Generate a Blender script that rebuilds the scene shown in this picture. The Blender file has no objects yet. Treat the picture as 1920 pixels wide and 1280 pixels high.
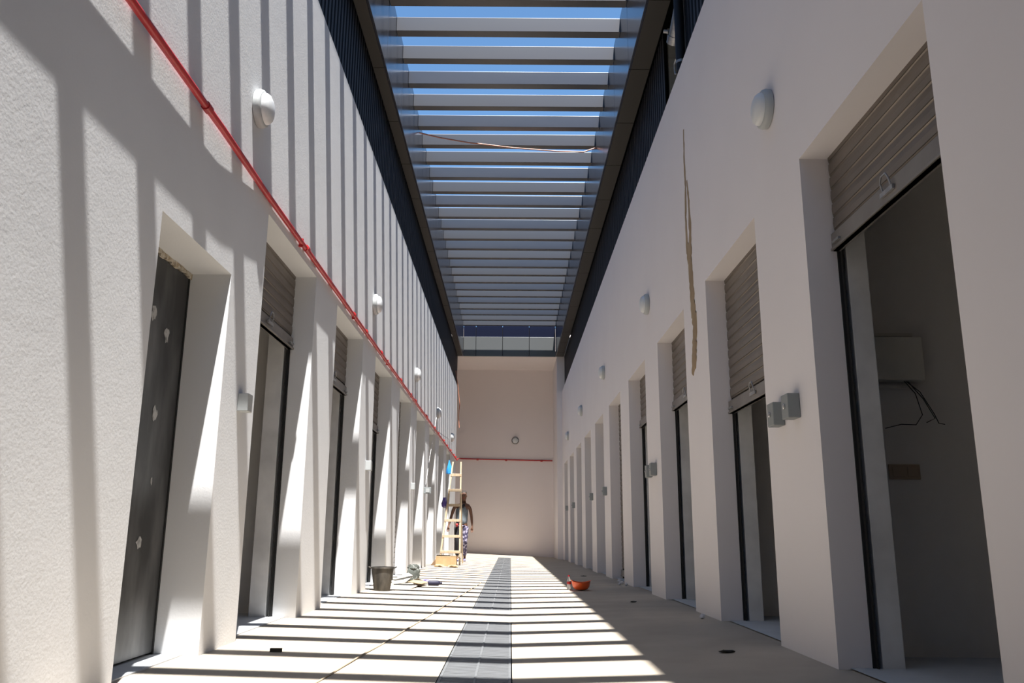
import bpy, bmesh, math, random
from mathutils import Vector, Matrix
random.seed(7)
R_ = math.radians
col = bpy.context.scene.collection
scn = bpy.context.scene

# ------------------------------------------------------------------ camera
F = 1549.0
ZC = 0.70
def _n(v): return Vector(v).normalized()
_roll = R_(0.4)
_fy = _n(((957-960)/F, -(1000-640)/F, -1))
_u0 = Vector((math.sin(_roll), math.cos(_roll), 0))
_up = (_u0 - _fy*_fy.dot(_u0)).normalized()
_rx = _fy.cross(_up)
cam_d = bpy.data.cameras.new('camera'); cam = bpy.data.objects.new('camera', cam_d); col.objects.link(cam)
rot = Matrix((_rx, _fy, _up))            # rows: world axes in camera space  => columns: camera axes in world space
cam.matrix_world = Matrix.Translation((0, 0, ZC)) @ rot.to_4x4()
cam_d.sensor_width = 36; cam_d.lens = F/1920*36; cam_d.clip_start = .05; cam_d.clip_end = 500
scn.camera = cam

# ------------------------------------------------------------------ sky, sun, exposure
SA, SS = 0.092, 0.320                    # sun travels (-SA, +SS, -1)
SUN_E = 15.0; SKY = 0.185
w = bpy.data.worlds.new('sky'); scn.world = w; w.use_nodes = True
nt = w.node_tree; nt.nodes.clear()
sky = nt.nodes.new('ShaderNodeTexSky'); sky.sky_type = 'NISHITA'; sky.sun_disc = False
sky.sun_elevation = math.atan2(1, math.hypot(SA, SS)); sky.sun_rotation = math.atan2(SA, -SS)
sky.air_density = 1.0; sky.dust_density = 0.3; sky.ozone_density = 1.5
bg = nt.nodes.new('ShaderNodeBackground'); bg.inputs[1].default_value = SKY
ow = nt.nodes.new('ShaderNodeOutputWorld')
mx = nt.nodes.new('ShaderNodeMix'); mx.data_type = 'RGBA'; mx.blend_type = 'MULTIPLY'; mx.inputs[0].default_value = 1; mx.inputs[7].default_value = (.82, 1.08, 1.2, 1)
nt.links.new(sky.outputs[0], mx.inputs[6]); nt.links.new(mx.outputs[2], bg.inputs[0]); nt.links.new(bg.outputs[0], ow.inputs[0])
sl = bpy.data.lights.new('sun', 'SUN'); sl.energy = SUN_E; sl.angle = R_(0.53); sl.color = (1.0, .972, .94)
so = bpy.data.objects.new('sun', sl); col.objects.link(so)
so.rotation_euler = Vector((-SA, SS, -1)).to_track_quat('-Z', 'Y').to_euler(); so.location = (4, -6, 14)
vs = scn.view_settings; vs.view_transform = 'Standard'; vs.look = 'None'; vs.exposure = 0.0; vs.gamma = 1.0; vs.use_curve_mapping = False

# ------------------------------------------------------------------ materials
def mat(name, c, rough=.6, metal=0., noise=None, bump=None, spec=.5, trans=0.):
    """noise=(scale, c2, lo, hi) mixes in a second colour; bump=[(scale, strength, distance, detail),...]"""
    m = bpy.data.materials.new(name); m.use_nodes = True; t = m.node_tree; b = t.nodes['Principled BSDF']
    b.inputs['Base Color'].default_value = (*c, 1); b.inputs['Roughness'].default_value = rough
    b.inputs['Metallic'].default_value = metal; b.inputs['Specular IOR Level'].default_value = spec
    if trans: b.inputs['Transmission Weight'].default_value = trans
    tc = t.nodes.new('ShaderNodeTexCoord')
    if noise:
        sc, c2, lo, hi = noise[:4]
        n = t.nodes.new('ShaderNodeTexNoise'); n.inputs['Scale'].default_value = 1; n.inputs['Detail'].default_value = 6
        mp = t.nodes.new('ShaderNodeMapping'); s3 = sc if isinstance(sc, tuple) else (sc,)*3
        mp.inputs['Scale'].default_value = s3
        r = t.nodes.new('ShaderNodeValToRGB'); r.color_ramp.elements[0].position = lo; r.color_ramp.elements[1].position = hi
        r.color_ramp.elements[0].color = (*c, 1); r.color_ramp.elements[1].color = (*c2, 1)
        t.links.new(tc.outputs['Object'], mp.inputs[0]); t.links.new(mp.outputs[0], n.inputs['Vector'])
        t.links.new(n.outputs[0], r.inputs[0]); t.links.new(r.outputs[0], b.inputs['Base Color'])
    prev = None
    for sc, st, di, de in (bump or []):
        n = t.nodes.new('ShaderNodeTexNoise'); n.inputs['Scale'].default_value = 1; n.inputs['Detail'].default_value = de
        mp = t.nodes.new('ShaderNodeMapping'); s3 = sc if isinstance(sc, tuple) else (sc,)*3
        mp.inputs['Scale'].default_value = s3
        bp = t.nodes.new('ShaderNodeBump'); bp.inputs['Strength'].default_value = st; bp.inputs['Distance'].default_value = di
        t.links.new(tc.outputs['Object'], mp.inputs[0]); t.links.new(mp.outputs[0], n.inputs['Vector'])
        t.links.new(n.outputs[0], bp.inputs['Height'])
        if prev: t.links.new(prev.outputs[0], bp.inputs['Normal'])
        prev = bp
    if prev: t.links.new(prev.outputs[0], b.inputs['Normal'])
    return m

M = {}
M['plaster_l'] = mat('rough_plaster', (.725, .73, .735), .9, noise=(1.3, (.68, .685, .69), .35, .75), bump=[(60, .22, .004, 5), (11, .15, .006, 3)], spec=.2)
M['plaster_r'] = mat('smooth_plaster', (.785, .75, .755), .9, noise=(.9, (.755, .72, .725), .3, .7), bump=[(30, .06, .003, 3)], spec=.2)
M['plaster_far'] = mat('far_plaster', (.87, .80, .78), .9, noise=(.8, (.85, .78, .76), .3, .7), bump=[(30, .06, .003, 3)], spec=.2)
M['stall'] = mat('stall_plaster', (.80, .775, .74), .9, noise=(1.5, (.76, .735, .70), .3, .7))
M['stall_floor'] = mat('grey_screed', (.55, .57, .59), .8, noise=(4, (.48, .50, .52), .3, .7))
M['concrete'] = mat('concrete', (.44, .385, .315), .85, noise=(2.2, (.38, .33, .27), .35, .7), bump=[(80, .25, .004, 6), (6, .15, .006, 3)], spec=.25)
M['slat'] = mat('satin_grey_metal', (.085, .084, .088), .4, .35, noise=((1.2, 4, 4), (.08, .08, .088), .35, .65))
M['slat_b'] = mat('satin_grey_metal_dark', (.075, .078, .09), .35, .4, noise=((1.2, 4, 4), (.065, .07, .085), .35, .65))
M['fascia'] = mat('anthracite_panel', (.085, .088, .105), .22, .6, bump=[((.6, 2.5, .3), .12, .012, 1)])
M['soffit'] = mat('dark_bronze_soffit', (.045, .041, .036), .5, .2)
M['farpanel'] = mat('grey_composite_panel', (.19, .20, .20), .35, .5, bump=[(1.5, .05, .01, 1)])
M['navy'] = mat('navy_sky_reflection', (.012, .016, .04), .3, .3)  # navy colour paints the sky's reflection on the far fascia
M['clad'] = mat('navy_corrugated_metal', (.012, .012, .017), .55, .3)
M['joint'] = mat('black_joint', (.006, .006, .006), .9)
M['beige'] = mat('beige_render', (.30, .28, .24), .9, noise=((2, 2, 14), (.25, .23, .20), .35, .7))
M['shutter'] = mat('taupe_shutter_metal', (.205, .175, .15), .42, .4, noise=((3, 3, 9), (.17, .145, .125), .35, .7))
M['shutter_bar'] = mat('shutter_bar_metal', (.27, .25, .23), .4, .5, noise=(6, (.22, .20, .185), .35, .7))
M['galv'] = mat('galvanised_metal', (.42, .42, .42), .4, .7, noise=(30, (.34, .34, .35), .4, .6))
M['steel'] = mat('raw_steel_door', (.04, .04, .04), .4, .45, noise=((3, 5, 1.6), (.15, .15, .148), .45, .75), bump=[(5, .08, .01, 2)])
M['filler'] = mat('filler_patch', (.45, .45, .44), .9, noise=(30, (.2, .2, .2), .45, .7))
M['black'] = mat('black_rubber', (.012, .012, .012), .7)
M['post'] = mat('white_post', (.74, .74, .74), .7, noise=(4, (.58, .58, .58), .35, .7))
M['red'] = mat('red_pipe_paint', (.47, .022, .025), .38, noise=(9, (.38, .018, .02), .4, .7))
M['lamp'] = mat('opal_diffuser', (.66, .68, .69), .35, spec=.5)
M['lampring'] = mat('grey_lamp_ring', (.42, .44, .44), .5)
M['ringdark'] = mat('dark_lamp_ring', (.13, .13, .12), .5)
M['box_r'] = mat('grey_plastic_box', (.24, .26, .26), .45)
M['box_l'] = mat('pale_plastic_box', (.42, .44, .44), .5)
M['button'] = mat('metal_knob', (.6, .6, .6), .25, .9)
M['grate'] = mat('galvanised_grate', (.23, .24, .25), .5, .35, noise=((6, 30, 6), (.17, .175, .18), .35, .7))
M['pit'] = mat('dark_channel', (.05, .055, .06), .8)
M['wood'] = mat('pale_pine', (.60, .49, .35), .7, noise=((30, 30, 3), (.50, .37, .23), .35, .7))
M['card'] = mat('cardboard', (.52, .36, .19), .85, noise=(8, (.42, .28, .14), .35, .7))
M['card_d'] = mat('cardboard_dark', (.28, .17, .09), .85)
M['bucket'] = mat('mortar_caked_bucket', (.035, .032, .027), .85, noise=((9, 9, 4), (.13, .115, .095), .4, .72))
M['mortar'] = mat('pale_mortar', (.6, .59, .56), .9)
M['orange'] = mat('orange_plastic', (.75, .11, .02), .35)
M['pet'] = mat('clear_plastic', (.75, .76, .76), .2, trans=.55)
M['redcap'] = mat('red_cap', (.65, .03, .06), .4)
M['label_red'] = mat('red_label', (.45, .03, .03), .5, noise=(18, (.7, .55, .5), .6, .62))
M['blue'] = mat('blue_bag_film', (.03, .28, .72), .4)
M['purple'] = mat('purple_cloth', (.10, .07, .30), .8, noise=(14, (.35, .33, .5), .5, .6))
M['navyplastic'] = mat('navy_plastic', (.006, .005, .03), .6)
M['paper'] = mat('paper', (.72, .66, .55), .9)
M['greybag'] = mat('grey_green_sack', (.07, .078, .068), .75, noise=(25, (.30, .31, .29), .54, .66))
M['stain'] = mat('brown_resin_streak', (.27, .19, .11), .8, noise=((6, 6, 3), (.36, .27, .17), .4, .7))
M['cable_w'] = mat('white_cable', (.7, .7, .7), .6)
M['cable_k'] = mat('black_cable', (.02, .02, .02), .6)
M['cable_o'] = mat('copper_cable', (.55, .22, .14), .5)
M['skin'] = mat('skin', (.17, .082, .05), .55)
M['hair'] = mat('dark_hair', (.025, .018, .014), .8)
M['vest'] = mat('grey_vest_cloth', (.20, .24, .27), .9, noise=(14, (.12, .14, .16), .4, .7))
M['blackcloth'] = mat('black_cloth', (.02, .02, .024), .9)
M['pattern'] = mat('patterned_cloth', (.06, .05, .10), .9, noise=(16, (.45, .42, .55), .5, .56))
M['redcloth'] = mat('red_cloth', (.45, .05, .05), .9)
M['shoe'] = mat('purple_shoe', (.10, .09, .25), .6, noise=(20, (.5, .5, .6), .5, .6))
M['cream'] = mat('cream_plastic', (.42, .33, .24), .5)
M['stone'] = mat('rubble', (.5, .5, .52), .9)
M['dirt'] = mat('dark_crumb', (.03, .028, .022), .9)
M['wallbox'] = mat('white_metal_box', (.70, .68, .62), .5)

# ------------------------------------------------------------------ mesh helpers
class MB:
    def __init__(s): s.v = []; s.f = []
    def add(s, v, f):
        o = len(s.v); s.v += [tuple(p) for p in v]; s.f += [tuple(i+o for i in q) for q in f]; return s
    def box(s, x0, x1, y0, y1, z0, z1):
        if x0 > x1: x0, x1 = x1, x0
        v = [(x, y, z) for x in (x0, x1) for y in (y0, y1) for z in (z0, z1)]
        return s.add(v, [(0,1,3,2), (4,6,7,5), (0,4,5,1), (2,3,7,6), (0,2,6,4), (1,5,7,3)])
    def quad(s, *p): return s.add(p, [(0,1,2,3)])
    def tube(s, pts, r, n=10, cap=True):
        pts = [Vector(p) for p in pts]; rr = r if isinstance(r, (list, tuple)) else [r]*len(pts)
        v = []; prev = None
        for i, p in enumerate(pts):
            d = (pts[min(i+1, len(pts)-1)] - pts[max(i-1, 0)]).normalized()
            if prev is None:
                a = d.cross(Vector((0,0,1)))
                if a.length < 1e-3: a = d.cross(Vector((1,0,0)))
            else: a = prev - d*prev.dot(d)
            a.normalize(); prev = a; b = d.cross(a)
            v += [p + (a*math.cos(t) + b*math.sin(t))*rr[i] for t in [2*math.pi*k/n for k in range(n)]]
        f = [(i*n+k, i*n+(k+1) % n, (i+1)*n+(k+1) % n, (i+1)*n+k) for i in range(len(pts)-1) for k in range(n)]
        if cap: f += [tuple(range(n))[::-1], tuple((len(pts)-1)*n+k for k in range(n))]
        return s.add(v, f)
    def lathe(s, prof, n=32, axis='z', org=(0,0,0), cap=True):
        v = []
        for r, h in prof:
            for k in range(n):
                t = 2*math.pi*k/n; c, q = r*math.cos(t), r*math.sin(t)
                p = {'z': (c, q, h), 'x': (h, c, q), '-x': (-h, c, -q), '-y': (c, -h, q)}[axis]
                v.append(tuple(a+b for a, b in zip(p, org)))
        f = [(i*n+k, i*n+(k+1) % n, (i+1)*n+(k+1) % n, (i+1)*n+k) for i in range(len(prof)-1) for k in range(n)]
        if cap: f += [tuple(range(n))[::-1], tuple((len(prof)-1)*n+k for k in range(n))]
        return s.add(v, f)
    def build(s, name, m, parent=None, smooth=False, bevel=0, loc=None):
        me = bpy.data.meshes.new(name); me.from_pydata(s.v, [], s.f); me.validate()
        bm = bmesh.new(); bm.from_mesh(me); bmesh.ops.recalc_face_normals(bm, faces=bm.faces); bm.to_mesh(me); bm.free()
        me.materials.append(m)
        o = bpy.data.objects.new(name, me); col.objects.link(o)
        if parent: o.parent = parent
        if loc: o.location = loc
        if smooth:
            for p in me.polygons: p.use_smooth = True
            me.set_sharp_from_angle(angle=R_(40))
        if bevel:
            b = o.modifiers.new('bevel', 'BEVEL'); b.width = bevel; b.segments = 2; b.limit_method = 'ANGLE'
        return o
def tag(o, label=None, cat=None, group=None, kind=None):
    if label: o['label'] = label
    if cat: o['category'] = cat
    if group: o['group'] = group
    if kind: o['kind'] = kind
    return o
def empty(name, loc=(0,0,0), rz=0, label=None, cat=None, group=None):
    o = bpy.data.objects.new(name, None); o.empty_display_size = .1; col.objects.link(o)
    o.location = loc; o.rotation_euler = (0, 0, rz); return tag(o, label, cat, group)
ORD = ['first','second','third','fourth','fifth','sixth','seventh','eighth','ninth','tenth','eleventh','twelfth','thirteenth','fourteenth','fifteenth','sixteenth','seventeenth','eighteenth','nineteenth','twentieth']+['twenty '+q for q in ('first','second','third','fourth','fifth','sixth','seventh','eighth','ninth')]+['thirtieth']+['thirty '+q for q in ('first','second','third','fourth','fifth','sixth','seventh','eighth','ninth')]
def copy_tree(o, parent=None):
    c = o.copy(); col.objects.link(c)
    if parent: c.parent = parent
    for ch in list(o.children): copy_tree(ch, c)
    return c
def structure(o): o['kind'] = 'structure'; return o

# ------------------------------------------------------------------ dimensions
UL = LL = -1.80                 # face of the left wall
WR = 1.74                       # face of the right wall
TOPZ = 5.46
YB = -8.0                       # end of the passage behind the camera
L_FAR = [7.28+2.49*k for k in range(8)]
L_W = 1.55
R_FAR = [4.64+2.49*k for k in range(10)]
R_W = 1.54
ZLINT_L, ZLINT_R = 2.985, 2.93
XS_L, XS_R = -1.99, 1.91        # shutter planes
DOOR1 = (3.99, 5.065, 2.305)     # steel door opening on the left

def floor_z(x, y):
    def lerp(a, b, t): return a+(b-a)*t
    xs = [-3.0, -1.85, 0.0, 1.74, 3.0]
    near = [0, 0, -.045, .012, .012]; far = [.02, .02, -.055, -.13, -.13]
    t = min(max((y-7)/(30-7), 0), 1)
    v = [lerp(a, b, t) for a, b in zip(near, far)]
    x = min(max(x, xs[0]), xs[-1])
    for i in range(4):
        if x <= xs[i+1]: return lerp(v[i], v[i+1], (x-xs[i])/(xs[i+1]-xs[i]))
    return v[-1]

# ------------------------------------------------------------------ floor
DX0, DX1 = -.375, .015
DSEG = [(-2.0, 7.45), (8.60, 27.1)]
def in_drain(x0, x1, y0, y1):
    return x0 >= DX0-1e-6 and x1 <= DX1+1e-6 and any(y0 >= a-1e-6 and y1 <= b+1e-6 for a, b in DSEG)
xs = [-2.25, -1.85, -1.4, -.9, DX0, -.18, 0, DX1, .5, .9, 1.3, 1.74, 2.2]
ys = sorted(set([YB+.5*i for i in range(int((30.9-YB)/.5)+1)] + [30.9, 7.45, 8.6, 27.1]))
mb = MB(); idx = {}
for y in ys:
    for x in xs:
        idx[(x, y)] = len(mb.v); mb.v.append((x, y, floor_z(x, y)))
for i in range(len(xs)-1):
    for j in range(len(ys)-1):
        if not in_drain(xs[i], xs[i+1], ys[j], ys[j+1]):
            mb.f.append((idx[(xs[i], ys[j])], idx[(xs[i+1], ys[j])], idx[(xs[i+1], ys[j+1])], idx[(xs[i], ys[j+1])]))
fl = structure(mb.build('floor', M['concrete']))
# channel trough below the grates
mb = MB()
for a, b in DSEG:
    n = 12
    for k in range(n):
        y0 = a+(b-a)*k/n; y1 = a+(b-a)*(k+1)/n
        za, zb = floor_z(0, y0)-.12, floor_z(0, y1)-.12; ta, tb = floor_z(-.2, y0)+.004, floor_z(-.2, y1)+.004
        mb.quad((DX0, y0, za), (DX1, y0, za), (DX1, y1, zb), (DX0, y1, zb))
        mb.quad((DX0, y0, za), (DX0, y1, zb), (DX0, y1, tb), (DX0, y0, ta))
        mb.quad((DX1, y0, za), (DX1, y1, zb), (DX1, y1, tb-.003), (DX1, y0, ta-.003))
    for yy in (a, b): mb.quad((DX0, yy, floor_z(0, yy)-.12), (DX1, yy, floor_z(0, yy)-.12), (DX1, yy, floor_z(0, yy)), (DX0, yy, floor_z(0, yy)))
structure(mb.build('trim_1', M['pit']))

# grates
def grate_proto():
    r = empty('drain_grate', (0,0,0), 0, 'galvanised slotted grate set in the long floor drain', 'drain grate', 'slotted grates along the floor drain')
    W = DX1-DX0-.012; Ln = .99
    b = MB(); b.box(-W/2, -W/2+.014, 0, Ln, -.02, 0); b.box(W/2-.014, W/2, 0, Ln, -.02, 0)
    b.box(-W/2+.014, W/2-.014, 0, .012, -.02, 0); b.box(-W/2+.014, W/2-.014, Ln-.012, Ln, -.02, 0)
    b.build('frame', M['grate'], r)
    b = MB(); n = 33
    for k in range(n):
        y = .012+(Ln-.024)*(k+.5)/n; b.box(-W/2+.014, W/2-.014, y-.0115, y+.0085, -.014, -.002)
    b.build('slotted_plate', M['grate'], r)
    b = MB(); b.box(-.006, .006, .012, Ln-.012, -.004, .0015); b.build('centre_rib', M['grate'], r)
    return r
gp = grate_proto(); first = True
for a, b in DSEG:
    y = b-1.0 if a < 0 else a
    n = 9 if a < 0 else 18
    for k in range(n):
        yy = (b-1.0-k*1.0) if a < 0 else a+k*(18.5/18)
        if yy < -.5: continue
        g = gp if first else copy_tree(gp); first = False
        g['label'] = f'galvanised slotted grate in the {"near" if a < 0 else "far"} stretch of floor drain, {ORD[k]} from the gap between stretches'
        xm = (DX0+DX1)/2; z0 = max(floor_z(DX0, yy), floor_z(DX1, yy)); z1 = floor_z(xm, yy+1)
        g.location = (xm, yy+.005, floor_z(xm, yy)+.001)
        g.rotation_euler = (math.atan2(z1-floor_z(xm, yy), 1.0), math.atan2(-(floor_z(DX1, yy)-floor_z(DX0, yy)), DX1-DX0), 0)

# ------------------------------------------------------------------ walls
# left wall: rough plaster
mb = MB()
op = [DOOR1] + [(f-L_W, f, ZLINT_L) for f in L_FAR]
yc = YB; WT = LL-.195                      # back of the wall body
for a, b, z in op:
    mb.box(WT, LL, yc, a, -.15, ZLINT_L)
    if z < ZLINT_L: mb.box(WT, LL, a, b, z, ZLINT_L)
    yc = b
mb.box(WT, LL, yc, 27.15, -.15, ZLINT_L)
mb.box(WT, LL, YB, 27.15, ZLINT_L, TOPZ)
mb.box(-2.11, WT, 3.4, DOOR1[0], -.15, 2.9); mb.box(-2.11, WT, DOOR1[1], 5.5, -.15, 2.9); mb.box(-2.11, WT, DOOR1[0], DOOR1[1], DOOR1[2], 2.9)
wl = structure(mb.build('wall_left', M['plaster_l']))
# right wall
mb = MB(); yc = YB; WTR = WR+.205
for f in R_FAR:
    mb.box(WR, WTR, yc, f-R_W, -.25, 2.93); yc = f
mb.box(WR, WTR, yc, 28.1, -.25, 2.93)
mb.box(WR, WTR, YB, 28.1, 2.93, TOPZ)
structure(mb.build('wall_right', M['plaster_r']))
# pier at the far right and far wall with soffit
mb = MB(); mb.box(1.57, 2.1, 28.1, 30.7, -.25, 6.7); structure(mb.build('trim_2', M['plaster_r']))
mb = MB(); mb.box(-4.2, 1.57, 30.6, 30.8, -.2, 6.9); structure(mb.build('wall_far', M['plaster_far']))
mb = MB(); mb.box(-4.2, 2.1, 28.16, 30.8, 6.70, 6.9); mb.box(-4.2, 2.1, 28.5, 30.8, 6.9, 7.8); structure(mb.build('ceiling', M['plaster_far']))
# side passage wall at the far left
mb = MB(); mb.box(-4.2, -4.0, 27.1, 30.8, -.2, 6.9); mb.box(-4.2, -2.11, 27.0, 27.15, -.2, 6.9); structure(mb.build('wall_side', M['plaster_far']))
mb = MB(); mb.box(-4.2, -2.2, 27.1, 30.9, -.15, .02); structure(mb.build('trim_3', M['concrete']))
mb = MB(); mb.box(-6, 6, YB-.2, YB, -.2, 5.0); structure(mb.build('wall_back', M['plaster_r']))

# stalls behind the doors: back walls, partitions, ceilings, floors
mb = MB(); mb.box(-5.4, -5.2, YB, 27.1, -.2, 3.2); mb.box(-5.4, UL-.196, YB, 27.15, 3.2, 3.4)
yp = [3.0, 5.5] + [f+.30 for f in L_FAR]
for y in yp: mb.box(-5.2, WT-.001, y, y+.1, -.15, 3.2)
structure(mb.build('wall_stall_left', M['stall']))
mb = MB(); mb.box(5.2, 5.4, YB, 28.1, -.2, 3.2); mb.box(WTR, 5.4, YB, 28.1, 3.2, 3.4)
for y in [2.6-2.49] + [f+.42 for f in R_FAR]: mb.box(WTR+.001, 5.2, y, y+.1, -.25, 3.2)
structure(mb.build('wall_stall_right', M['stall']))
mb = MB(); mb.box(-5.3, LL-.09, 3.0, 27.1, -.15, .008); structure(mb.build('floor_stall_left', M['stall_floor']))
mb = MB()
for k in range(20):
    y0 = -1+k*1.455; y1 = y0+1.455
    mb.add([(x, y, z) for x, y, z in [(WR+.06, y0, floor_z(1.74, y0)+.008), (5.3, y0, floor_z(1.74, y0)+.008), (5.3, y1, floor_z(1.74, y1)+.008), (WR+.06, y1, floor_z(1.74, y1)+.008)]], [(0,1,2,3)])
structure(mb.build('floor_stall_right', M['stall_floor']))
# roofs over the stalls
mb = MB(); mb.box(-7.5, -1.88, YB, 28.4, 7.55, 7.80); mb.box(-7.5, -5.4, YB, 28.4, 3.2, 7.55); structure(mb.build('roof_left', M['joint']))
mb = MB(); mb.box(1.82, 7.5, YB, 28.4, 7.55, 7.80); mb.box(5.4, 7.5, YB, 28.4, 3.2, 7.55); structure(mb.build('roof_right', M['joint']))
# unseen slab added behind the camera to dim the near walls
mb = MB(); mb.box(-1.88, 1.82, YB, -.15, 7.55, 7.95); structure(mb.build('ceiling_blocker_rear', M['plaster_far']))

# ------------------------------------------------------------------ corrugated cladding above the walls
def clad(xf, y0, y1, z0, z1, sgn):
    b = MB(); p = .14; y = y0; pts = []
    while y < y1-1e-6:
        for dy, d in ((0, 0), (.075, 0), (.085, .03), (.13, .03), (.14, 0)):
            if y+dy <= y1+1e-6: pts.append((y+dy, d))
        y += p
    for (a, d), (c, e) in zip(pts, pts[1:]):
        b.quad((xf+sgn*d, a, z0), (xf+sgn*e, c, z0), (xf+sgn*e, c, z1), (xf+sgn*d, a, z1))
    return b
cl = clad(-1.875, YB, 28.1, TOPZ+.002, 6.72, -1).build('corrugated_cladding', M['clad'])
tag(cl, 'dark navy corrugated metal cladding between left wall top and soffit', 'cladding')
b = clad(1.835, 9.05, 28.1, TOPZ+.002, 6.72, 1); cr = b.build('corrugated_cladding', M['clad'])
tag(cr, 'long run of dark navy corrugated cladding above the right wall', 'cladding')
cn = clad(1.835, YB, 7.95, TOPZ+.002, 6.72, 1).build('corrugated_cladding', M['clad'])
tag(cn, 'near piece of dark corrugated cladding right of the duct and gap, top right', 'cladding')
mb = MB(); mb.box(2.2, 2.3, 7.3, 9.6, TOPZ-.2, 7.5); mb.box(1.9, 2.25, 9.08, 9.14, TOPZ-.1, 6.8); structure(mb.build('trim_4', M['beige']))
mb = MB(); mb.box(1.95, 5.4, YB, 7.3, 5.3, 5.4); mb.box(1.95, 5.4, 7.3, 28.1, 5.3, 5.4); structure(mb.build('roof_ledge', M['beige']))

# ------------------------------------------------------------------ fascia and soffit beams
SEAM = [9.85+1.465*k for k in range(-12, 13)]
SEAM = [s for s in SEAM if s > YB] 
FZ0, FZ1 = 6.70, 7.95
FXL, FXR = -1.685, 1.525
def fascia(label, xi, xo, soff_z=FZ0):
    r = empty('fascia_beam', (xi, 0, FZ0), 0, label, 'fascia beam')
    ed = [-.1]+[q for q in SEAM if q > .3]+[28.1]; g = .006
    s = 1 if xo > xi else -1
    for a, b in zip(ed, ed[1:]):
        o = MB().box(xi, xi+s*.03, a+g, b-g, soff_z, FZ1).build('face_panel', M['fascia'], None, bevel=.003)
        o.parent = r; o.location = (-xi, 0, -FZ0)
        o = MB().box(xi+s*.032, xo, a+g, b-g, soff_z, soff_z+.03).build('soffit_panel', M['soffit'], None, bevel=.003)
        o.parent = r; o.location = (-xi, 0, -FZ0)
    o = MB().box(xi+s*.012, xo+s*.005, -.1, 28.1, soff_z+.012, FZ1-.02).build('backing', M['joint'], None)
    o.parent = r; o.location = (-xi, 0, -FZ0)
    return r
fascia('long dark panelled metal fascia along the left edge of the roof opening', FXL, -1.865)
fascia('long dark panelled metal fascia along the right edge of the roof opening', FXR, 1.805)
# far fascia
r = empty('fascia_beam', (0, 28.1, 6.7), 0, 'far end grey panelled fascia across the end of the roof opening', 'fascia beam')
xe = [FXL, -1.25, -.32, .61, FXR]
for a, b in zip(xe, xe[1:]):
    MB().box(a+.008, b-.008, 0.0, .03, 0.0, .69).build('face_panel', M['farpanel'], r, bevel=.004)
    MB().box(a+.008, b-.008, 0.03, .06, .69, 1.12).build('upper_reflection', M['navy'], r, bevel=.004)  # sky reflection painted as a set-back navy strip
MB().box(FXL, FXR, .06, .3, .012, 1.06).build('backing', M['joint'], r)

# ------------------------------------------------------------------ roof slats
SP = .7132; SY0 = 10.592
sl0 = None; SX0, SX1 = -1.683, 1.523
kk = list(range(24, -26, -1))
protos = {}
for k in kk:
    y = SY0+SP*k
    if y < 0: continue
    far = k in (7, 11, 15, 18, 2, 4, 13, 20, 22, 9)
    key = 'b' if far else 'a'
    if key not in protos:
        b = MB().box(SX0, SX1, -.075, .075, 0, .22)
        o = b.build('roof_slat', M['slat_b'] if far else M['slat'], bevel=.004)
        tag(o, 'darker bluish grey rectangular metal slat spanning the roof opening' if far else 'grey rectangular metal slat spanning the open roof between the fascias', 'roof slat',
            'darker metal slats across the roof opening' if far else 'metal slats across the roof opening')
        protos[key] = o
    else:
        o = protos[key].copy(); col.objects.link(o)
    o.location = (0, y, 7.70)
    o['label'] = ('darker bluish' if far else 'grey')+' metal slat spanning the roof opening, '+ORD[24-k]+' counted from the far end'

# cable sagging under the slats
def cablething(name, pts, r, m, label, cat='cable'):
    o = MB().tube(pts, r, 6).build(name, m, smooth=True); return tag(o, label, cat)
cablething('hanging_cable', [(-1.68, 13.45, 7.62), (-1.3, 13.52, 7.56), (-.8, 13.62, 7.52), (0, 13.78, 7.50), (.8, 13.9, 7.50), (1.3, 13.98, 7.53), (1.52, 14.0, 7.62)], .012, M['cable_o'], 'thin copper red cable sagging across beneath the roof slats')
cablething('hanging_cable', [(-1.868, 27.2, 6.0), (-1.79, 27.25, 5.5), (-1.72, 27.33, 4.9), (-1.75, 27.3, 4.5), (-1.72, 27.3, 4.1)], .012, M['cable_o'], 'thin orange cable hanging down the far left wall corner')
cablething('wall_cable', [(-1.79, 19.7, 3.4), (-1.79, 19.2, 3.0), (-1.792, 18.3, 2.3), (-1.79, 17.6, 1.66)], .004, M['cable_w'], 'thin white cable running down beside the fourth left lamp to a grey box')
cablething('wall_cable', [(-1.79, 24.8, 3.4), (-1.79, 24.9, 2.9), (-1.785, 24.6, 1.9), (-1.785, 24.6, 1.0)], .005, M['cable_w'], 'thin white cable dropping from the farthest left lamp behind the ladder')

# ------------------------------------------------------------------ pipe work at the top right gap
r = empty('downpipe', (1.99, 8.35, 5.9), 0, 'fat grey metal downpipe with an open elbow under the soffit at top right', 'pipe')
MB().tube([(-.10, -.9, .95), (-.12, -.5, .7), (-.14, -.05, .42), (-.15, .10, .33)], .075, 20).build('pipe', M['galv'], r, smooth=True)
MB().tube([(-.147, .05, .36), (-.152, .13, .312)], .083, 20).build('collar', M['galv'], r, smooth=True)
MB().tube([(-.22, .05, .40), (-.27, .07, .42)], .022, 10).build('bracket_bolt', M['galv'], r, smooth=True)
r = empty('round_duct', (1.775, 7.87, 5.125), 0, 'dark blue upright pipe with metal clamp beside the top right cladding', 'pipe')
MB().tube([(0, 0, .35), (0, 0, 1.575)], .052, 16).build('pipe', M['clad'], r, smooth=True)
MB().tube([(0, 0, .44), (0, 0, .47)], .056, 16).build('clamp', M['galv'], r, smooth=True)
MB().tube([(-.05, .0, .50), (-.06, .05, .47), (-.055, .07, .41), (-.05, .06, .355)], .010, 8).build('hook', M['galv'], r, smooth=True)

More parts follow.
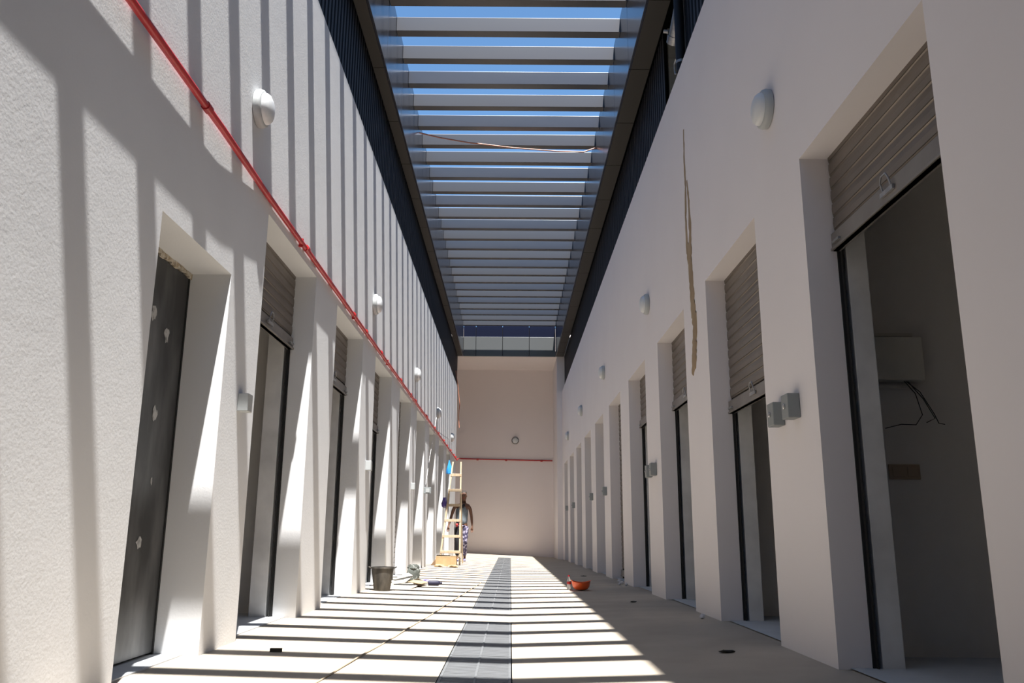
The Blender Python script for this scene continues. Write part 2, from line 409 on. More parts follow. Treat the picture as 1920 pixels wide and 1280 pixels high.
# ------------------------------------------------------------------ red pipe
px, pz = UL+.024, 3.075
y_end = 27.3
r = empty('red_pipe', (px, 0, pz), 0, 'long red water pipe along the left wall above the doorways and onto the far wall', 'pipe')
pp = [(.015, YB+.1, 0), (.015, 4.6, 0), (0, 5.6, 0), (0, 14, -.01), (0, 27.2, -.04), (0, 27.4, -.03), (-.02, 27.7, .02), (-.1, 30.35, .29), (-.07, 30.5, .29), (.05, 30.555, .29), (3.30, 30.555, .24)]
MB().tube(pp, .022, 14).build('pipe', M['red'], r, smooth=True)
for y in (4.33, 6.75, 8.95, 9.75, 10.95, 13.0, 15.1, 17.1, 19.1, 21.8, 24.4, 26.6):
    o_ = .015 if y < 4.6 else .004
    MB().tube([(o_, y-.03, 0), (o_, y+.03, 0)], .028, 14).build('coupling', M['red'], r, smooth=True)
for y in (6.6, 9.0, 11.6, 14.5, 17.4, 20.3, 23.2, 26.0):
    MB().box(-.023, .012, y-.012, y+.012, -.036, .036).build('clamp', M['red'], r)
for x in (.55, 1.6, 2.9):
    MB().tube([(x-.04, 30.555, .28-.05*x/3.3), (x+.04, 30.555, .28-.05*x/3.3)], .037, 12).build('coupling', M['red'], r, smooth=True)

# ------------------------------------------------------------------ round bulkhead lamps
def lamp_proto(axis):
    r = empty('bulkhead_lamp', (0,0,0))
    MB().lathe([(.118, 0), (.132, .004), (.135, .03), (.128, .05), (.118, .056)], 40, axis).build('ring', M['lampring'] if axis != '-y' else M['ringdark'], r, smooth=True)
    MB().lathe([(.112, .050), (.108, .072), (.094, .090), (.07, .102), (.04, .109), (.001, .111)], 40, axis).build('diffuser', M['lamp'], r, smooth=True)
    return r
ordn = ['nearest', 'second nearest', 'middle', 'second farthest', 'farthest']
pL = lamp_proto('x'); pR = lamp_proto('-x')
for m in (bpy.data.objects.get(pL.children[0].name),): m.data.materials[0] = M['lamp']  # left rings take the pale diffuser colour, painting sunlight onto grey rims
for i, (y, z) in enumerate([(5.30, 3.60), (10.4, 3.60), (15.2, 3.58), (19.95, 3.54), (24.8, 3.50)]):
    o = pL if i == 0 else copy_tree(pL); o.location = (UL, y, z)
    tag(o, f'round white bulkhead lamp on the sun striped left wall, {ordn[i]} of its row', 'lamp', 'round lamps on the left wall')
for i, (y, z) in enumerate([(5.13, 3.53), (10.18, 3.565), (15.22, 3.65), (20.2, 3.66), (25.0, 3.59)]):
    o = pR if i == 0 else copy_tree(pR); o.location = (WR, y, z)
    tag(o, f'round grey rimmed bulkhead lamp on the shaded right wall, {ordn[i]} of its row', 'lamp', 'round lamps on the right wall')
o = lamp_proto('-y'); o.location = (.155, 30.6, 4.05); tag(o, 'single round lamp with dark ring on the far end wall', 'lamp')

# ------------------------------------------------------------------ switch boxes
def box_proto(s, m, knob=True, w=.125, h=.15, d=.075):
    r = empty('switch_box', (0,0,0))
    MB().box(0, s*d, -w/2, w/2, -h/2, h/2).build('housing', m, r, bevel=.006)
    if knob: MB().lathe([(.017, d-.002), (.017, d+.008), (.011, d+.012)], 16, '-x').build('knob', M['button'], r, smooth=True)
    return r
bR = box_proto(-1, M['box_r']); bL = box_proto(1, M['box_l'], False, .10, .12, .07)
rl = [(5.28, 1.455, 'grey switch box between first and second right doorways, farther of the pair'),
      (4.99, 1.465, 'grey switch box beside the first right doorway, nearer of the pair'),
      (10.30, 1.46, 'grey switch box between third and fourth right doorways, farther one'),
      (9.98, 1.46, 'grey switch box between third and fourth right doorways, nearer one'),
      (15.2, 1.46, 'single grey switch box on the right wall past the closed shutter'),
      (17.75, 1.47, 'single grey switch box on the right wall, fifth from the camera'),
      (22.8, 1.46, 'small distant grey switch box on the right wall, next to last'),
      (25.5, 1.46, 'farthest tiny grey switch box on the right wall')]
for i, (y, z, lb) in enumerate(rl):
    o = bR if i == 0 else copy_tree(bR); o.location = (WR, y, z); tag(o, lb, 'switch box', 'grey switch boxes on the right wall')
ll = [(5.43, 1.53, 'pale switch box on the left pilaster beside the steel door'),
      (10.35, 1.51, 'pale switch box on the left wall, second from the camera'),
      (15.15, 1.52, 'pale switch box on the left wall, third and farthest pale one')]
for i, (y, z, lb) in enumerate(ll):
    o = bL if i == 0 else copy_tree(bL); o.location = (LL, y, z); tag(o, lb, 'switch box', 'pale switch boxes on the left wall')
r = empty('switch_box', (LL, 17.40, 1.56), 0, 'dark grey switch box sticking out of the left wall left of the ladder', 'switch box')
MB().box(0, .15, -.04, .04, -.065, .065).build('housing', M['box_r'], r, bevel=.006)
MB().box(.04, .12, -.048, -.04, -.045, .035).build('cover', M['lampring'], r, bevel=.003)

# ------------------------------------------------------------------ shutters, guide rails, posts
def curtain(x, y0, y1, z0, z1, s):
    """s=+1: the front faces +x (left wall), -1: the front faces -x (right wall)"""
    b = MB(); p = .086; prof = []; z = z1
    while z > z0+.001:
        h = min(p, z-z0)
        for t, d in ((0, -.008), (.05, -.008), (.09, 0), (.45, .0025), (.86, 0), (.87, -.008), (.91, -.008), (.92, 0)):
            if t*p <= h: prof.append((z-t*p, d))
        z -= p
    for (a, d), (c, e) in zip(prof, prof[1:]):
        b.quad((x+s*d, y0, a), (x+s*d, y1, a), (x+s*e, y1, c), (x+s*e, y0, c))
        b.quad((x-s*.02, y0, a), (x-s*.02, y1, a), (x-s*.02, y1, c), (x-s*.02, y0, c))
    return b
def shutter(x, yn, yf, zb, zt, s, lab, zf=0.0):
    r = empty('roller_shutter', (x, yf, zf), 0, lab, 'roller shutter', None)
    def off(o): o.location = (-x, -yf, -zf); return o
    bar = .105 if zb > .2 else .10
    off(curtain(x, yn+.01, yf-.012, zb+bar, zt+.05, s).build('curtain', M['shutter'], r))
    b = MB().box(x-.022, x+.016, yn+.01, yf-.012, zb, zb+bar); b.box(x-.03, x+.03, yn+.01, yf-.012, zb, zb+.014)
    bb = off(b.build('bottom_bar', M['shutter_bar'], r, bevel=.003))
    if zb > .2:
        ym = (yn+yf)/2; X = x+s*.03
        MB().tube([(X, ym-.045, zb+.07), (X+s*.01, ym-.045, zb+.11), (X+s*.012, ym-.025, zb+.14), (X+s*.012, ym+.025, zb+.14), (X+s*.01, ym+.045, zb+.11), (X, ym+.045, zb+.07)], .005, 8).build('handle', M['galv'], bb, smooth=True)
        MB().box(X-.006, X+.006, ym-.07, ym+.07, zb+.04, zb+.065).build('lock_plate', M['galv'], bb)
        for yy in (yf-.10, yn+.14):
            MB().box(X-.008, X+.008, yy-.05, yy+.05, zb+.03, zb+.045).build('slide_bolt', M['galv'], bb)
    # guide rails and posts at the jambs
    for yy, d in ((yf, -1), (yn, 1)):
        g = MB(); xo = x-s*.010; xi = x-s*.032
        g.box(xi, xo, yy+d*.001, yy+d*.010, zf-.01, zt+.02)
        g.box(xi, xi+s*.006, yy+d*.001, yy+d*.035, zf-.01, zt+.02)
        off(g.build('guide_rail', M['black'], r))
    return r
names_r = ['first', 'second', 'third', 'fourth', 'fifth']
for i, zb in enumerate([2.335, 1.725, 2.11, 2.22, .05]):
    f = R_FAR[i]; st = 'fully lowered' if zb < .2 else ('half raised' if zb < 2 else 'mostly raised')
    shutter(XS_R, f-R_W, f, zb+(.0 if zb > .2 else floor_z(1.74, f)+.0), ZLINT_R, -1, f'{st} taupe roller shutter in the {names_r[i]} doorway of the right wall', floor_z(1.74, f)+.01)
    t = MB().box(XS_R+.055, XS_R+.175, f-.025, f+.14, floor_z(1.74, f)-.02, ZLINT_R+.1).build('door_post', M['post'], bevel=.004)
    tag(t, f'white post just inside the {names_r[i]} right doorway at its far jamb', 'post', 'white posts inside the right doorways')
for i, zb in enumerate([2.30, 2.29, 2.13, .02]):
    f = L_FAR[i]; st = 'fully lowered' if zb < .2 else 'mostly raised'
    shutter(XS_L, f-L_W, f, zb, ZLINT_L, 1, f'{st} taupe roller shutter in the {["first","second","third","fourth"][i]} shuttered doorway of the left wall', .01)
    t = MB().box(XS_L-.055, XS_L-.20, f-.03, f+.14, -.02, ZLINT_L+.1).build('door_post', M['post'], bevel=.004)
    tag(t, f'white post just inside the {["first","second","third","fourth"][i]} shuttered left doorway', 'post', 'white posts inside the left doorways')
for o in bpy.data.objects:
    if o.name.startswith('roller_shutter'): o['group'] = 'roller shutters in the stall doorways'

# steel door
y0, y1, zt = DOOR1
r = empty('steel_door', (-2.06, y1, 0), 0, 'raw dark steel door leaf with filler patches in the nearest left doorway', 'door')
def off(o): o.location = (2.06, -y1, 0); return o
off(MB().box(-2.10, -2.062, y0+.002, y1-.02, .02, 2.27).build('leaf', M['steel'], r, bevel=.003))
for (yy, zz, sw, sh, sd) in ((4.80, 1.84, .04, .05, 1), (4.75, 1.36, .035, .05, 2), (4.72, .64, .04, .035, 3), (4.80, .98, .012, .03, 4), (4.60, 1.92, .04, .045, 5), (4.50, 1.46, .04, .045, 6)):
    random.seed(sd); pts = []
    for k in range(14):
        t = 2*math.pi*k/14; q = random.uniform(.6, 1.15); pts.append((-2.060, yy+sw*q*math.cos(t), zz+sh*q*math.sin(t)))
    off(MB().add([(-2.059, yy, zz)]+pts, [(0, k+1, (k+1) % 14+1) for k in range(14)]).build('filler_patch', M['filler'], r))
off(MB().box(-2.075, -2.058, y1-.02, y1-.003, .0, 2.28).build('frame', M['black'], r))
# crumbling filler along the head of the steel door
random.seed(5); b = MB(); y = y0
while y < y1-.02:
    q = random.uniform(.015, .04); b.box(-2.08, -2.045-random.uniform(0, .008), y, y+.045, 2.303-q, 2.303); y += .04
off(b.build('head_filler', mat('crumbly_filler', (.62, .57, .48), .95, noise=(25, (.40, .31, .20), .4, .65), bump=[(40, .8, .02, 4)]), r))
# brown filler streak beside it
# ------------------------------------------------------------------ streak on the right wall
b = MB(); random.seed(3)
def streak(pts):
    b.tube([(WR+.001, y, z) for y, z, q in pts], [q*1.9 for _, _, q in pts], 8)
def dense(pts, jit=.012):
    out = []
    for (y0, z0, q0), (y1, z1, q1) in zip(pts, pts[1:]):
        for k in range(6):
            t = k/6; out.append((y0+(y1-y0)*t+random.uniform(-jit, jit)*.5, z0+(z1-z0)*t, (q0+(q1-q0)*t)*random.uniform(.8, 1.15)))
    return out+[pts[-1]]
streak(dense([(7.73, 4.73, .012), (7.76, 4.4, .018), (7.75, 4.12, .02), (7.80, 3.8, .022), (7.80, 3.52, .025), (7.72, 3.35, .045)]))
streak(dense([(7.68, 4.15, .012), (7.64, 3.9, .02), (7.63, 3.6, .03), (7.70, 3.35, .045), (7.68, 3.1, .05), (7.66, 2.85, .055), (7.60, 2.65, .05), (7.66, 2.45, .055), (7.70, 2.32, .06), (7.80, 2.20, .02)]))
o = b.build('wall_streak', M['stain'], smooth=True)
for v in o.data.vertices: v.co.x = WR - max(0, (WR-v.co.x))*.09 - .0005
tag(o, 'long brown resin streak running down the right wall between second and third doorways', 'streak')

# ------------------------------------------------------------------ inside the first right stall
yw = R_FAR[0]+.418
r = empty('fuse_box', (2.38, yw, 1.77), 0, 'pale electrical box on the wall inside the first right stall', 'fuse box')
MB().box(-.18, .15, -.10, 0, -.14, .13).build('housing', M['wallbox'], r, bevel=.006)
MB().box(-.19, .13, -.03, 0, .15, .17).build('conduit_strip', M['wallbox'], r); MB().box(-.19, .13, -.03, 0, -.18, -.16).build('conduit_strip', M['wallbox'], r)
cablething('loose_wire', [(2.42, yw-.05, 1.63), (2.47, yw-.07, 1.55), (2.50, yw-.07, 1.42), (2.46, yw-.06, 1.36), (2.38, yw-.04, 1.365), (2.28, yw-.04, 1.34)], .0028, M['cable_k'], 'black wire curling left below the electrical box')
cablething('loose_wire', [(2.43, yw-.05, 1.63), (2.50, yw-.07, 1.56), (2.57, yw-.07, 1.43), (2.60, yw-.06, 1.37), (2.64, yw-.05, 1.365)], .0028, M['cable_k'], 'black wire hanging right below the electrical box')
cablething('loose_wire', [(2.44, yw-.05, 1.63), (2.52, yw-.06, 1.52), (2.58, yw-.06, 1.40), (2.53, yw-.05, 1.375)], .0028, M['cable_k'], 'short hooked black wire, middle one below the electrical box')
r = empty('socket_plate', (2.39, yw, 1.08), 0, 'cream double socket plate on the wall inside the first right stall', 'socket')
MB().box(-.10, .09, -.012, 0, -.045, .045).build('plate', M['cream'], r, bevel=.003)
MB().box(-.08, -.005, -.018, -.012, -.03, .03).build('socket', M['cream'], r, bevel=.003); MB().box(.01, .075, -.018, -.012, -.03, .03).build('socket', M['cream'], r, bevel=.003)

# ------------------------------------------------------------------ ladder
def place(x, y, dz=0): return (x, y, floor_z(x, y)+dz)
r = empty('step_ladder', (-1.38, 19.6, 0), 0, 'tall pale wooden step ladder standing at the far left wall', 'ladder')
LX, LY = -1.38, 19.6
def rail(p, q, w=.035, d=.06):
    p, q = Vector(p), Vector(q); dr = (q-p).normalized(); a = dr.cross(Vector((0,1,0))).normalized()*w/2; c = dr.cross(a).normalized()*d/2
    v = [e+i+j for e in (p, q) for i, j in ((a, c), (-a, c), (-a, -c), (a, -c))]
    return MB().add(v, [(0,1,2,3), (7,6,5,4), (0,4,5,1), (1,5,6,2), (2,6,7,3), (3,7,4,0)])
fl_, fr_ = Vector((-1.625-LX, -.05, -.02)), Vector((-1.155-LX, -.05, -.02)); tl, tr = Vector((-1.385-LX, .35, 2.36)), Vector((-1.195-LX, .35, 2.36))
rail(fl_, tl).build('front_rail', M['wood'], r); rail(fr_, tr).build('front_rail', M['wood'], r)
bl_, br_ = Vector((-1.70-LX, 1.0, .0)), Vector((-1.15-LX, 1.0, -.01)); tl2, tr2 = Vector((-1.42-LX, .42, 2.1)), Vector((-1.21-LX, .42, 2.1))
rail(bl_, tl2).build('rear_rail', M['wood'], r); rail(br_, tr2).build('rear_rail', M['wood'], r)
for i, z in enumerate([.28, .63, .99, 1.34, 1.69, 2.05]):
    t = (z+.02)/2.38; a = fl_.lerp(tl, t); c = fr_.lerp(tr, t)
    MB().box(a.x-.012, c.x+.012, a.y-.045, a.y+.03, z-.03, z+.03).build('rung', M['wood'], r, bevel=.003)

# box with rubble under the ladder
r = empty('cardboard_box', (-1.40, 18.75, .0), 0, 'cardboard box standing at the foot of the wooden ladder', 'box')
b = MB(); b.box(-.225, .225, -.14, -.132, 0, .20); b.box(-.225, .225, .132, .14, 0, .21); b.box(-.225, -.217, -.13, .13, 0, .20); b.box(.217, .225, -.13, .13, 0, .21); b.box(-.217, .217, -.13, .13, 0, .01); b.box(.10, .225, -.149, -.141, .0, .17)
b.build('carton', M['card'], r)
b = MB(); b.quad((-.225, -.14, .20), (.10, -.14, .20), (.08, -.05, .23), (-.20, -.05, .24)); b.quad((.225, -.13, .21), (.225, .13, .21), (.31, .1, .16), (.31, -.1, .15)); b.build('flap', M['card'], r)
r = empty('cardboard_scrap', (-1.70, 18.95, 0), 0, 'folded brown cardboard scrap leaning left of the box by the ladder', 'cardboard')
MB().add([(-.06, -.03, .01), (.06, -.03, .01), (.05, .0, .15), (.0, .03, .01), (.045, -.028, .13)], [(0,1,4), (1,3,2,4), (0,4,2,3)]).build('sheet', M['card_d'], r)
random.seed(11)
def crumple(name, loc, rad, m, label, cat, flat=.3, seed=0, n=2, group=None):
    random.seed(seed); bm = bmesh.new(); bmesh.ops.create_icosphere(bm, subdivisions=n, radius=1)
    for v in bm.verts:
        q = random.uniform(.7, 1.15); v.co = Vector((v.co.x*rad[0]*q, v.co.y*rad[1]*q, max(0, (v.co.z+.9)*rad[2]*flat*q)))
    me = bpy.data.meshes.new(name); bm.to_mesh(me); bm.free(); me.materials.append(m)
    o = bpy.data.objects.new(name, me); col.objects.link(o); o.location = (loc[0], loc[1], floor_z(loc[0], loc[1])+(loc[2] if len(loc) > 2 else 0)); tag(o, label, cat, group); return o
crumple('torn_paper', (-1.53, 18.30), (.12, .12, .05), M['card'], 'torn brown cardboard crumbs in front of the box at the ladder, left heap', 'scrap', .5, 1)
crumple('torn_paper', (-1.22, 18.32), (.12, .12, .05), M['card'], 'torn brown cardboard crumbs in front of the box at the ladder, right heap', 'scrap', .5, 2)

# blue bag and purple cloth hung on the ladder and pipe
def bag(name, loc, prof, m, label, cat, seed):
    random.seed(seed); b = MB(); n = 14; v = []
    for (rx, ry, z) in prof:
        for k in range(n):
            t = 2*math.pi*k/n; q = 1+.18*math.sin(3*t+z*9)+random.uniform(-.06, .06); v.append((rx*q*math.cos(t), ry*q*math.sin(t), z))
    f = [(i*n+k, i*n+(k+1) % n, (i+1)*n+(k+1) % n, (i+1)*n+k) for i in range(len(prof)-1) for k in range(n)]
    f += [tuple(range(n))[::-1], tuple((len(prof)-1)*n+k for k in range(n))]
    o = b.add(v, f).build(name, m, smooth=True); o.location = loc; return tag(o, label, cat)
bag('blue_bag', (-1.475, 19.93, 2.07), [(.02, .02, 0), (.075, .05, .015), (.08, .05, .08), (.055, .04, .17), (.025, .02, .26), (.012, .012, .33)], M['blue'], 'blue plastic bag hanging beside the top of the wooden ladder', 'bag', 1)
bag('purple_cloth', (-1.56, 19.80, 1.28), [(.02, .02, 0), (.06, .04, .03), (.075, .05, .10), (.05, .04, .18), (.03, .02, .24)], M['purple'], 'purple and white cloth bundle hanging on the left side of the ladder', 'cloth', 2)
cablething('bag_cord', [(-1.475, 19.93, 2.38), (-1.50, 19.9, 2.9), (-1.77, 19.85, 3.085)], .004, M['cable_k'], 'thin dark cord from the red pipe down to the blue bag', 'cord')

# ------------------------------------------------------------------ bucket
bx, by = -1.60, 10.75
r = empty('bucket', place(bx, by), 0, 'mortar caked rubber bucket standing by the left pilaster', 'bucket')
MB().lathe([(.097, 0), (.102, .012), (.137, .265), (.147, .268), (.148, .285), (.137, .287), (.131, .262), (.095, .03), (.001, .028)], 36).build('body', M['bucket'], r, smooth=True)
MB().lathe([(.1, .03), (.118, .17), (.06, .20), (.001, .19)], 24).build('mortar', M['mortar'], r, smooth=True)
for s in (-1, 1): MB().tube([(s*.145, -.03, .275), (s*.17, -.02, .285), (s*.17, .02, .285), (s*.145, .03, .275)], .008, 8).build('handle', M['bucket'], r, smooth=True)

# scraps near the bucket
def sheet(name, pts, m, label, cat, th=.006, lift=0):
    b = MB(); n = len(pts); top = [(x, y, floor_z(x, y)+z+th) for x, y, z in pts]; bot = [(x, y, floor_z(x, y)+z) for x, y, z in pts]
    b.add(bot+top, [tuple(range(n))[::-1], tuple(range(n, 2*n))]+[(i, (i+1) % n, n+(i+1) % n, n+i) for i in range(n)])
    return tag(b.build(name, m), label, cat)
sheet('cardboard_sheet', [(-1.60, 11.3, .001), (-1.30, 11.2, .001), (-1.24, 11.5, .02), (-1.36, 11.9, .03), (-1.56, 11.7, .02)], M['paper'], 'pale torn cardboard sheet lying right of the bucket', 'cardboard')
sheet('cardboard_sheet', [(-1.42, 12.0, .04), (-1.22, 11.75, .03), (-1.16, 12.1, .035), (-1.34, 12.5, .06)], M['card'], 'brown cardboard scrap curled up before the grey sack', 'cardboard')
sheet('cardboard_sheet', [(-1.66, 12.0, .001), (-1.46, 11.95, .03), (-1.40, 12.4, .10), (-1.52, 12.8, .12), (-1.66, 12.7, .06)], M['paper'], 'large cream cardboard piece between bucket and grey sack', 'cardboard')
crumple('dirt_heap', (-1.27, 11.7), (.09, .10, .03), M['card_d'], 'small dark brown heap beside the cardboard scraps', 'scrap', .6, 4)
r = empty('grey_sack', place(-1.47, 12.9), 0, 'crumpled grey green sack with rolled top standing behind the cardboard', 'sack')
random.seed(9)
o = bag('sack_body', (0,0,0), [(.07, .06, 0), (.095, .08, .02), (.10, .08, .10), (.095, .07, .16), (.075, .05, .19)], M['greybag'], None, None, 9); o.parent = r
for k in list(o.keys()): del o[k]
o2 = bag('rolled_top', (0.01,0,.17), [(.07, .05, 0), (.09, .06, .02), (.085, .05, .05), (.05, .04, .075)], M['greybag'], None, None, 10); o2.parent = r
sheet('wood_offcut', [(-1.20, 13.9, .001), (-.98, 14.0, .001), (-.98, 14.12, .001), (-1.2, 14.02, .001)], M['paper'], 'thin pale wood offcut lying on the sunlit floor', 'offcut', .012)
r = empty('fallen_bottle', place(-1.06, 12.05, .035), R_(8), 'dark blue plastic bottle lying on its side on the floor', 'bottle')
MB().lathe([(.001, -.09), (.03, -.088), (.034, -.075), (.034, .05), (.028, .065), (.014, .08), (.014, .09)], 20, 'x').build('body', M['navyplastic'], r, smooth=True)
MB().lathe([(.016, .088), (.016, .108), (.001, .109)], 16, 'x').build('cap', M['navyplastic'], r, smooth=True)
crumple('dark_rag', (-1.24, 12.65), (.075, .05, .05), M['purple'], 'small dark purple rag between the grey sack and the blue bottle', 'rag', .5, 6)

# ------------------------------------------------------------------ helmet like orange bowl and drink bottle
r = empty('hard_hat', place(.945, 11.45, .004), R_(-6), 'orange hard hat lying upside down on the shaded floor', 'hard hat')
def hat(inner):
    v = []; n = 40; prof = [(.02, .0), (.06, .004), (.09, .02), (.108, .045), (.118, .08), (.122, .108)]
    if inner: prof = [(q-.004, h+.004) for q, h in prof]
    for q, h in prof:
        for k in range(n):
            t = 2*math.pi*k/n; sag = (.014*math.cos(2*t))*(h/.108)**2
            v.append((q*1.03*math.cos(t), q*1.1*math.sin(t), h+sag))
    m = len(prof); f = [(i*n+k, i*n+(k+1) % n, (i+1)*n+(k+1) % n, (i+1)*n+k) for i in range(m-1) for k in range(n)]
    f.append(tuple(range(n))[::-1]); return v, f, n, m
v1, f1, n, m = hat(False); v2, f2, _, _ = hat(True)
b = MB().add(v1+v2, f1+[tuple(i+len(v1) for i in q)[::-1] for q in f2]+[((m-1)*n+k, (m-1)*n+(k+1) % n, len(v1)+(m-1)*n+(k+1) % n, len(v1)+(m-1)*n+k) for k in range(n)])
b.build('shell', M['orange'], r, smooth=True)
v = []
for q, dz in ((.120, 0), (.134, .004), (.134, .009), (.120, .006)):
    for k in range(n):
        t = 2*math.pi*k/n; v.append((q*1.03*math.cos(t), q*1.1*math.sin(t), .106+dz+.014*math.cos(2*t)))
MB().add(v, [(i*n+k, i*n+(k+1) % n, ((i+1) % 4)*n+(k+1) % n, ((i+1) % 4)*n+k) for i in range(4) for k in range(n)]).build('brim', M['orange'], r, smooth=True)
r = empty('drink_bottle', place(.795, 11.6), 0, 'small clear drink bottle with red cap and label beside the orange hat', 'bottle')
MB().lathe([(.022, 0), (.028, .006), (.026, .05), (.029, .07), (.029, .11), (.022, .14), (.012, .165), (.012, .175)], 24).build('body', M['pet'], r, smooth=True)
MB().lathe([(.0145, .172), (.0145, .192), (.001, .193)], 16).build('cap', M['redcap'], r, smooth=True)
MB().lathe([(.0285, .072), (.0298, .074), (.0298, .108), (.0285, .11)], 24, cap=False).build('label', M['label_red'], r, smooth=True)

# ------------------------------------------------------------------ string, crumbs, rubble on the floor
pts = []
random.seed(21)
ctrl = [(-1.02, 3.3), (-.945, 4.39), (-.875, 5.4), (-.805, 6.4), (-.70, 8.2), (-.60, 10.05), (-.50, 11.8), (-.42, 13.4)]
for (x0, y0), (x1, y1) in zip(ctrl, ctrl[1:]):
    for k in range(5):
        t = k/5; x = x0+(x1-x0)*t+random.uniform(-.004, .004); y = y0+(y1-y0)*t; pts.append((x, y, floor_z(x, y)+.006+.002*math.sin(y*4)))
tag(MB().tube(pts, .0045, 6).build('floor_cord', mat('sandy_cord', (.42, .34, .24), .9), smooth=True), 'thin sandy cord lying along the sunlit floor left of the drain', 'cord')
tag(MB().box(-.035, .035, -.012, .012, 0, .022).build('dark_chip', M['dirt'], loc=place(-1.42, 5.32)), 'small dark block lying on the sunlit floor near the left doorway', 'chip')
crumple('dark_leaf', (1.33, 5.35), (.05, .025, .02), M['dirt'], 'dark crumpled leaf on the shaded floor at right', 'leaf', .5, 31)
crumple('dark_leaf', (1.33, 9.3), (.04, .03, .015), M['dirt'], 'tiny dark crumb on the shaded floor beyond the leaf, right side', 'leaf', .5, 32)
crumple('dark_leaf', (1.33, 15.5), (.06, .04, .015), M['dirt'], 'tiny distant dark crumb on the shaded floor past the orange hat', 'leaf', .5, 33)
for i, (x, y, q) in enumerate([(1.70, 13.1, .04), (1.69, 12.75, .035), (1.63, 12.55, .03), (1.70, 12.35, .03), (1.66, 7.35, .03)]):
    crumple('rubble_stone', (x-.03, y), (q, q, q), M['stone'], ['pale rubble stone at the foot of the fourth right pilaster, farthest', 'pale rubble stone at the fourth right pilaster foot, second farthest', 'pale rubble stone lying clear of the fourth right pilaster', 'pale rubble stone nearest the camera at the fourth right pilaster', 'lone rubble stone at the foot of the second right pilaster'][i], 'stone', .8, 40+i, 1, 'rubble stones by the right wall')

# ------------------------------------------------------------------ person
def skin(name, verts, edges, radii, m, parent, root=0, sub=2):
    me = bpy.data.meshes.new(name); me.from_pydata(verts, edges, []); me.materials.append(m)
    o = bpy.data.objects.new(name, me); col.objects.link(o); o.parent = parent
    o.modifiers.new('skin', 'SKIN')
    sv = me.skin_vertices[0] if me.skin_vertices else None
    for i, q in enumerate(radii):
        d = me.skin_vertices[0].data[i]; d.radius = q if isinstance(q, tuple) else (q, q); d.use_root = (i == root)
    s = o.modifiers.new('sub', 'SUBSURF'); s.levels = sub; s.render_levels = sub
    for md in o.modifiers:
        if md.type == 'SKIN': md.use_smooth_shade = True
    return o
PX, PY = -1.27, 22.0
man = empty('person', (PX, PY, floor_z(PX, PY)), 0, 'person in grey sleeveless vest and patterned trousers walking behind the wooden ladder', 'person')
V = []; E = []; RR = []
def chain(start, pts):
    prev = start
    for p, q in pts:
        V.append(p); RR.append(q); i = len(V)-1
        if prev is not None: E.append((prev, i))
        prev = i
    return prev
pel = chain(None, [((0, 0, .95), (.135, .10))])
sp1 = chain(pel, [((.0, 0, 1.08), (.125, .09)), ((.0, .0, 1.24), (.145, .10)), ((.01, .0, 1.38), (.14, .095))])
neck = chain(sp1, [((.02, -.005, 1.475), (.06, .055)), ((.035, -.02, 1.545), (.052, .055)), ((.045, -.03, 1.62), (.068, .085)), ((.045, -.03, 1.70), (.07, .085)), ((.045, -.025, 1.75), (.045, .055))])
for s, el, wr, ha in ((-1, (-.27, .0, 1.14), (-.33, -.06, .915), (-.345, -.08, .85)), (1, (.25, .03, 1.14), (.275, -.01, .90), (.275, -.02, .835))):
    sh = chain(sp1, [((s*.165, 0, 1.405), .055), ((s*.215, .0, 1.33), .05), (el, .038), ((el[0]*.4+wr[0]*.6, el[1]*.4+wr[1]*.6, 1.0), .034), (wr, .024), (ha, (.036, .02))])
    for j, (dx, ln) in enumerate(((-.026, .062), (-.009, .075), (.009, .072), (.026, .055))):
        chain(sh, [((ha[0]+dx, ha[1]-.004, ha[2]-.04), .009), ((ha[0]+dx*1.1, ha[1]-.012, ha[2]-.04-ln*.5), .008), ((ha[0]+dx*1.05, ha[1]-.028, ha[2]-.04-ln), .007)])
    chain(sh, [((ha[0]-s*.035, ha[1]-.02, ha[2]-.005), .010), ((ha[0]-s*.042, ha[1]-.035, ha[2]-.04), .008)])
legs = {-1: [((-.09, 0, .86), .085), ((-.10, -.03, .50), .058), ((-.10, .02, .28), .05), ((-.10, .05, .09), .035), ((-.105, -.06, .04), (.03, .025))],
        1: [((.09, 0, .86), .085), ((.09, -.06, .50), .058), ((.085, .06, .28), .05), ((.085, .14, .11), .035), ((.09, .05, .04), (.03, .025))]}
for s in (-1, 1): chain(pel, legs[s])
skin('body', V, E, RR, M['skin'], man)
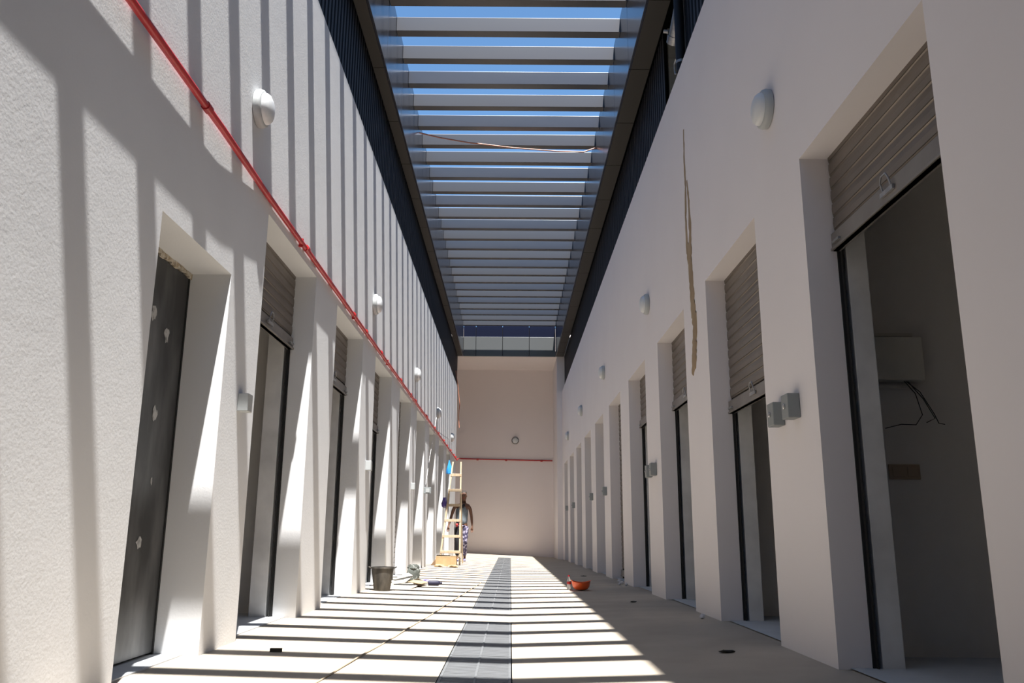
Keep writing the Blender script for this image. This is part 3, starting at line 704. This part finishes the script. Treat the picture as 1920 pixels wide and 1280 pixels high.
def simple(name, pts, m, branches=(), sub=2):
    global V, E, RR
    V, E, RR = [], [], []
    last = chain(None, pts)
    for st, br in branches: chain(st, br)
    return skin(name, V, E, RR, m, man, 0, sub)
simple('vest', [((.0, 0, .90), (.172, .135)), ((.0, 0, 1.06), (.162, .125)), ((.0, 0, 1.22), (.178, .132)), ((.01, 0, 1.34), (.168, .128)), ((.012, 0, 1.415), (.135, .105))], M['vest'])
for s in (-1, 1):
    pts = [((s*.085, 0, .90), .112), ((s*.10, -.02, .70), .088), (tuple(a+b for a, b in zip(legs[s][1][0], (0,0,0))), .072), (legs[s][2][0], .066), ((legs[s][3][0][0], legs[s][3][0][1], .14), .055)]
    simple('trouser_leg', pts, M['blackcloth'] if s < 0 else M['pattern'])
simple('waistband', [((0, 0, .86), (.178, .14)), ((0, 0, .93), (.176, .138))], M['pattern'])
simple('red_cloth', [((-.12, -.12, .96), (.04, .03)), ((-.11, -.13, .91), (.045, .035)), ((-.12, -.12, .86), (.02, .02))], M['redcloth'])
simple('scarf', [((-.075, -.085, 1.40), .025), ((-.02, -.10, 1.36), .035), ((.03, -.10, 1.38), .04), ((.07, -.075, 1.45), .03)], M['blackcloth'])
simple('hair', [((.045, .03, 1.66), (.066, .06)), ((.045, .02, 1.735), (.084, .092)), ((.045, -.015, 1.785), (.072, .085))], M['hair'])
for s in (-1, 1):
    a = legs[s][3][0]
    simple('shoe', [((a[0], a[1]+.02, .045), (.042, .045)), ((a[0], a[1]-.08, .038), (.045, .038)), ((a[0], a[1]-.17, .028), (.038, .026))], M['shoe'])
# face
b = MB()
for s in (-1, 1):
    b.lathe([(.001, -.008), (.008, -.004), (.009, 0), (.001, .006)], 10, '-y', (.045+s*.028, -.108, 1.665))
b.build('eyes', M['hair'], man, smooth=True)
simple('nose', [((.045, -.112, 1.665), .009), ((.045, -.128, 1.635), .013)], M['skin'])
simple('mouth', [((.022, -.105, 1.605), .005), ((.045, -.113, 1.603), .006), ((.068, -.105, 1.605), .005)], M['redcloth'])
for s in (-1, 1): simple('ear', [((.045+s*.072, -.015, 1.67), (.012, .02)), ((.045+s*.072, -.015, 1.635), (.010, .014))], M['skin'])
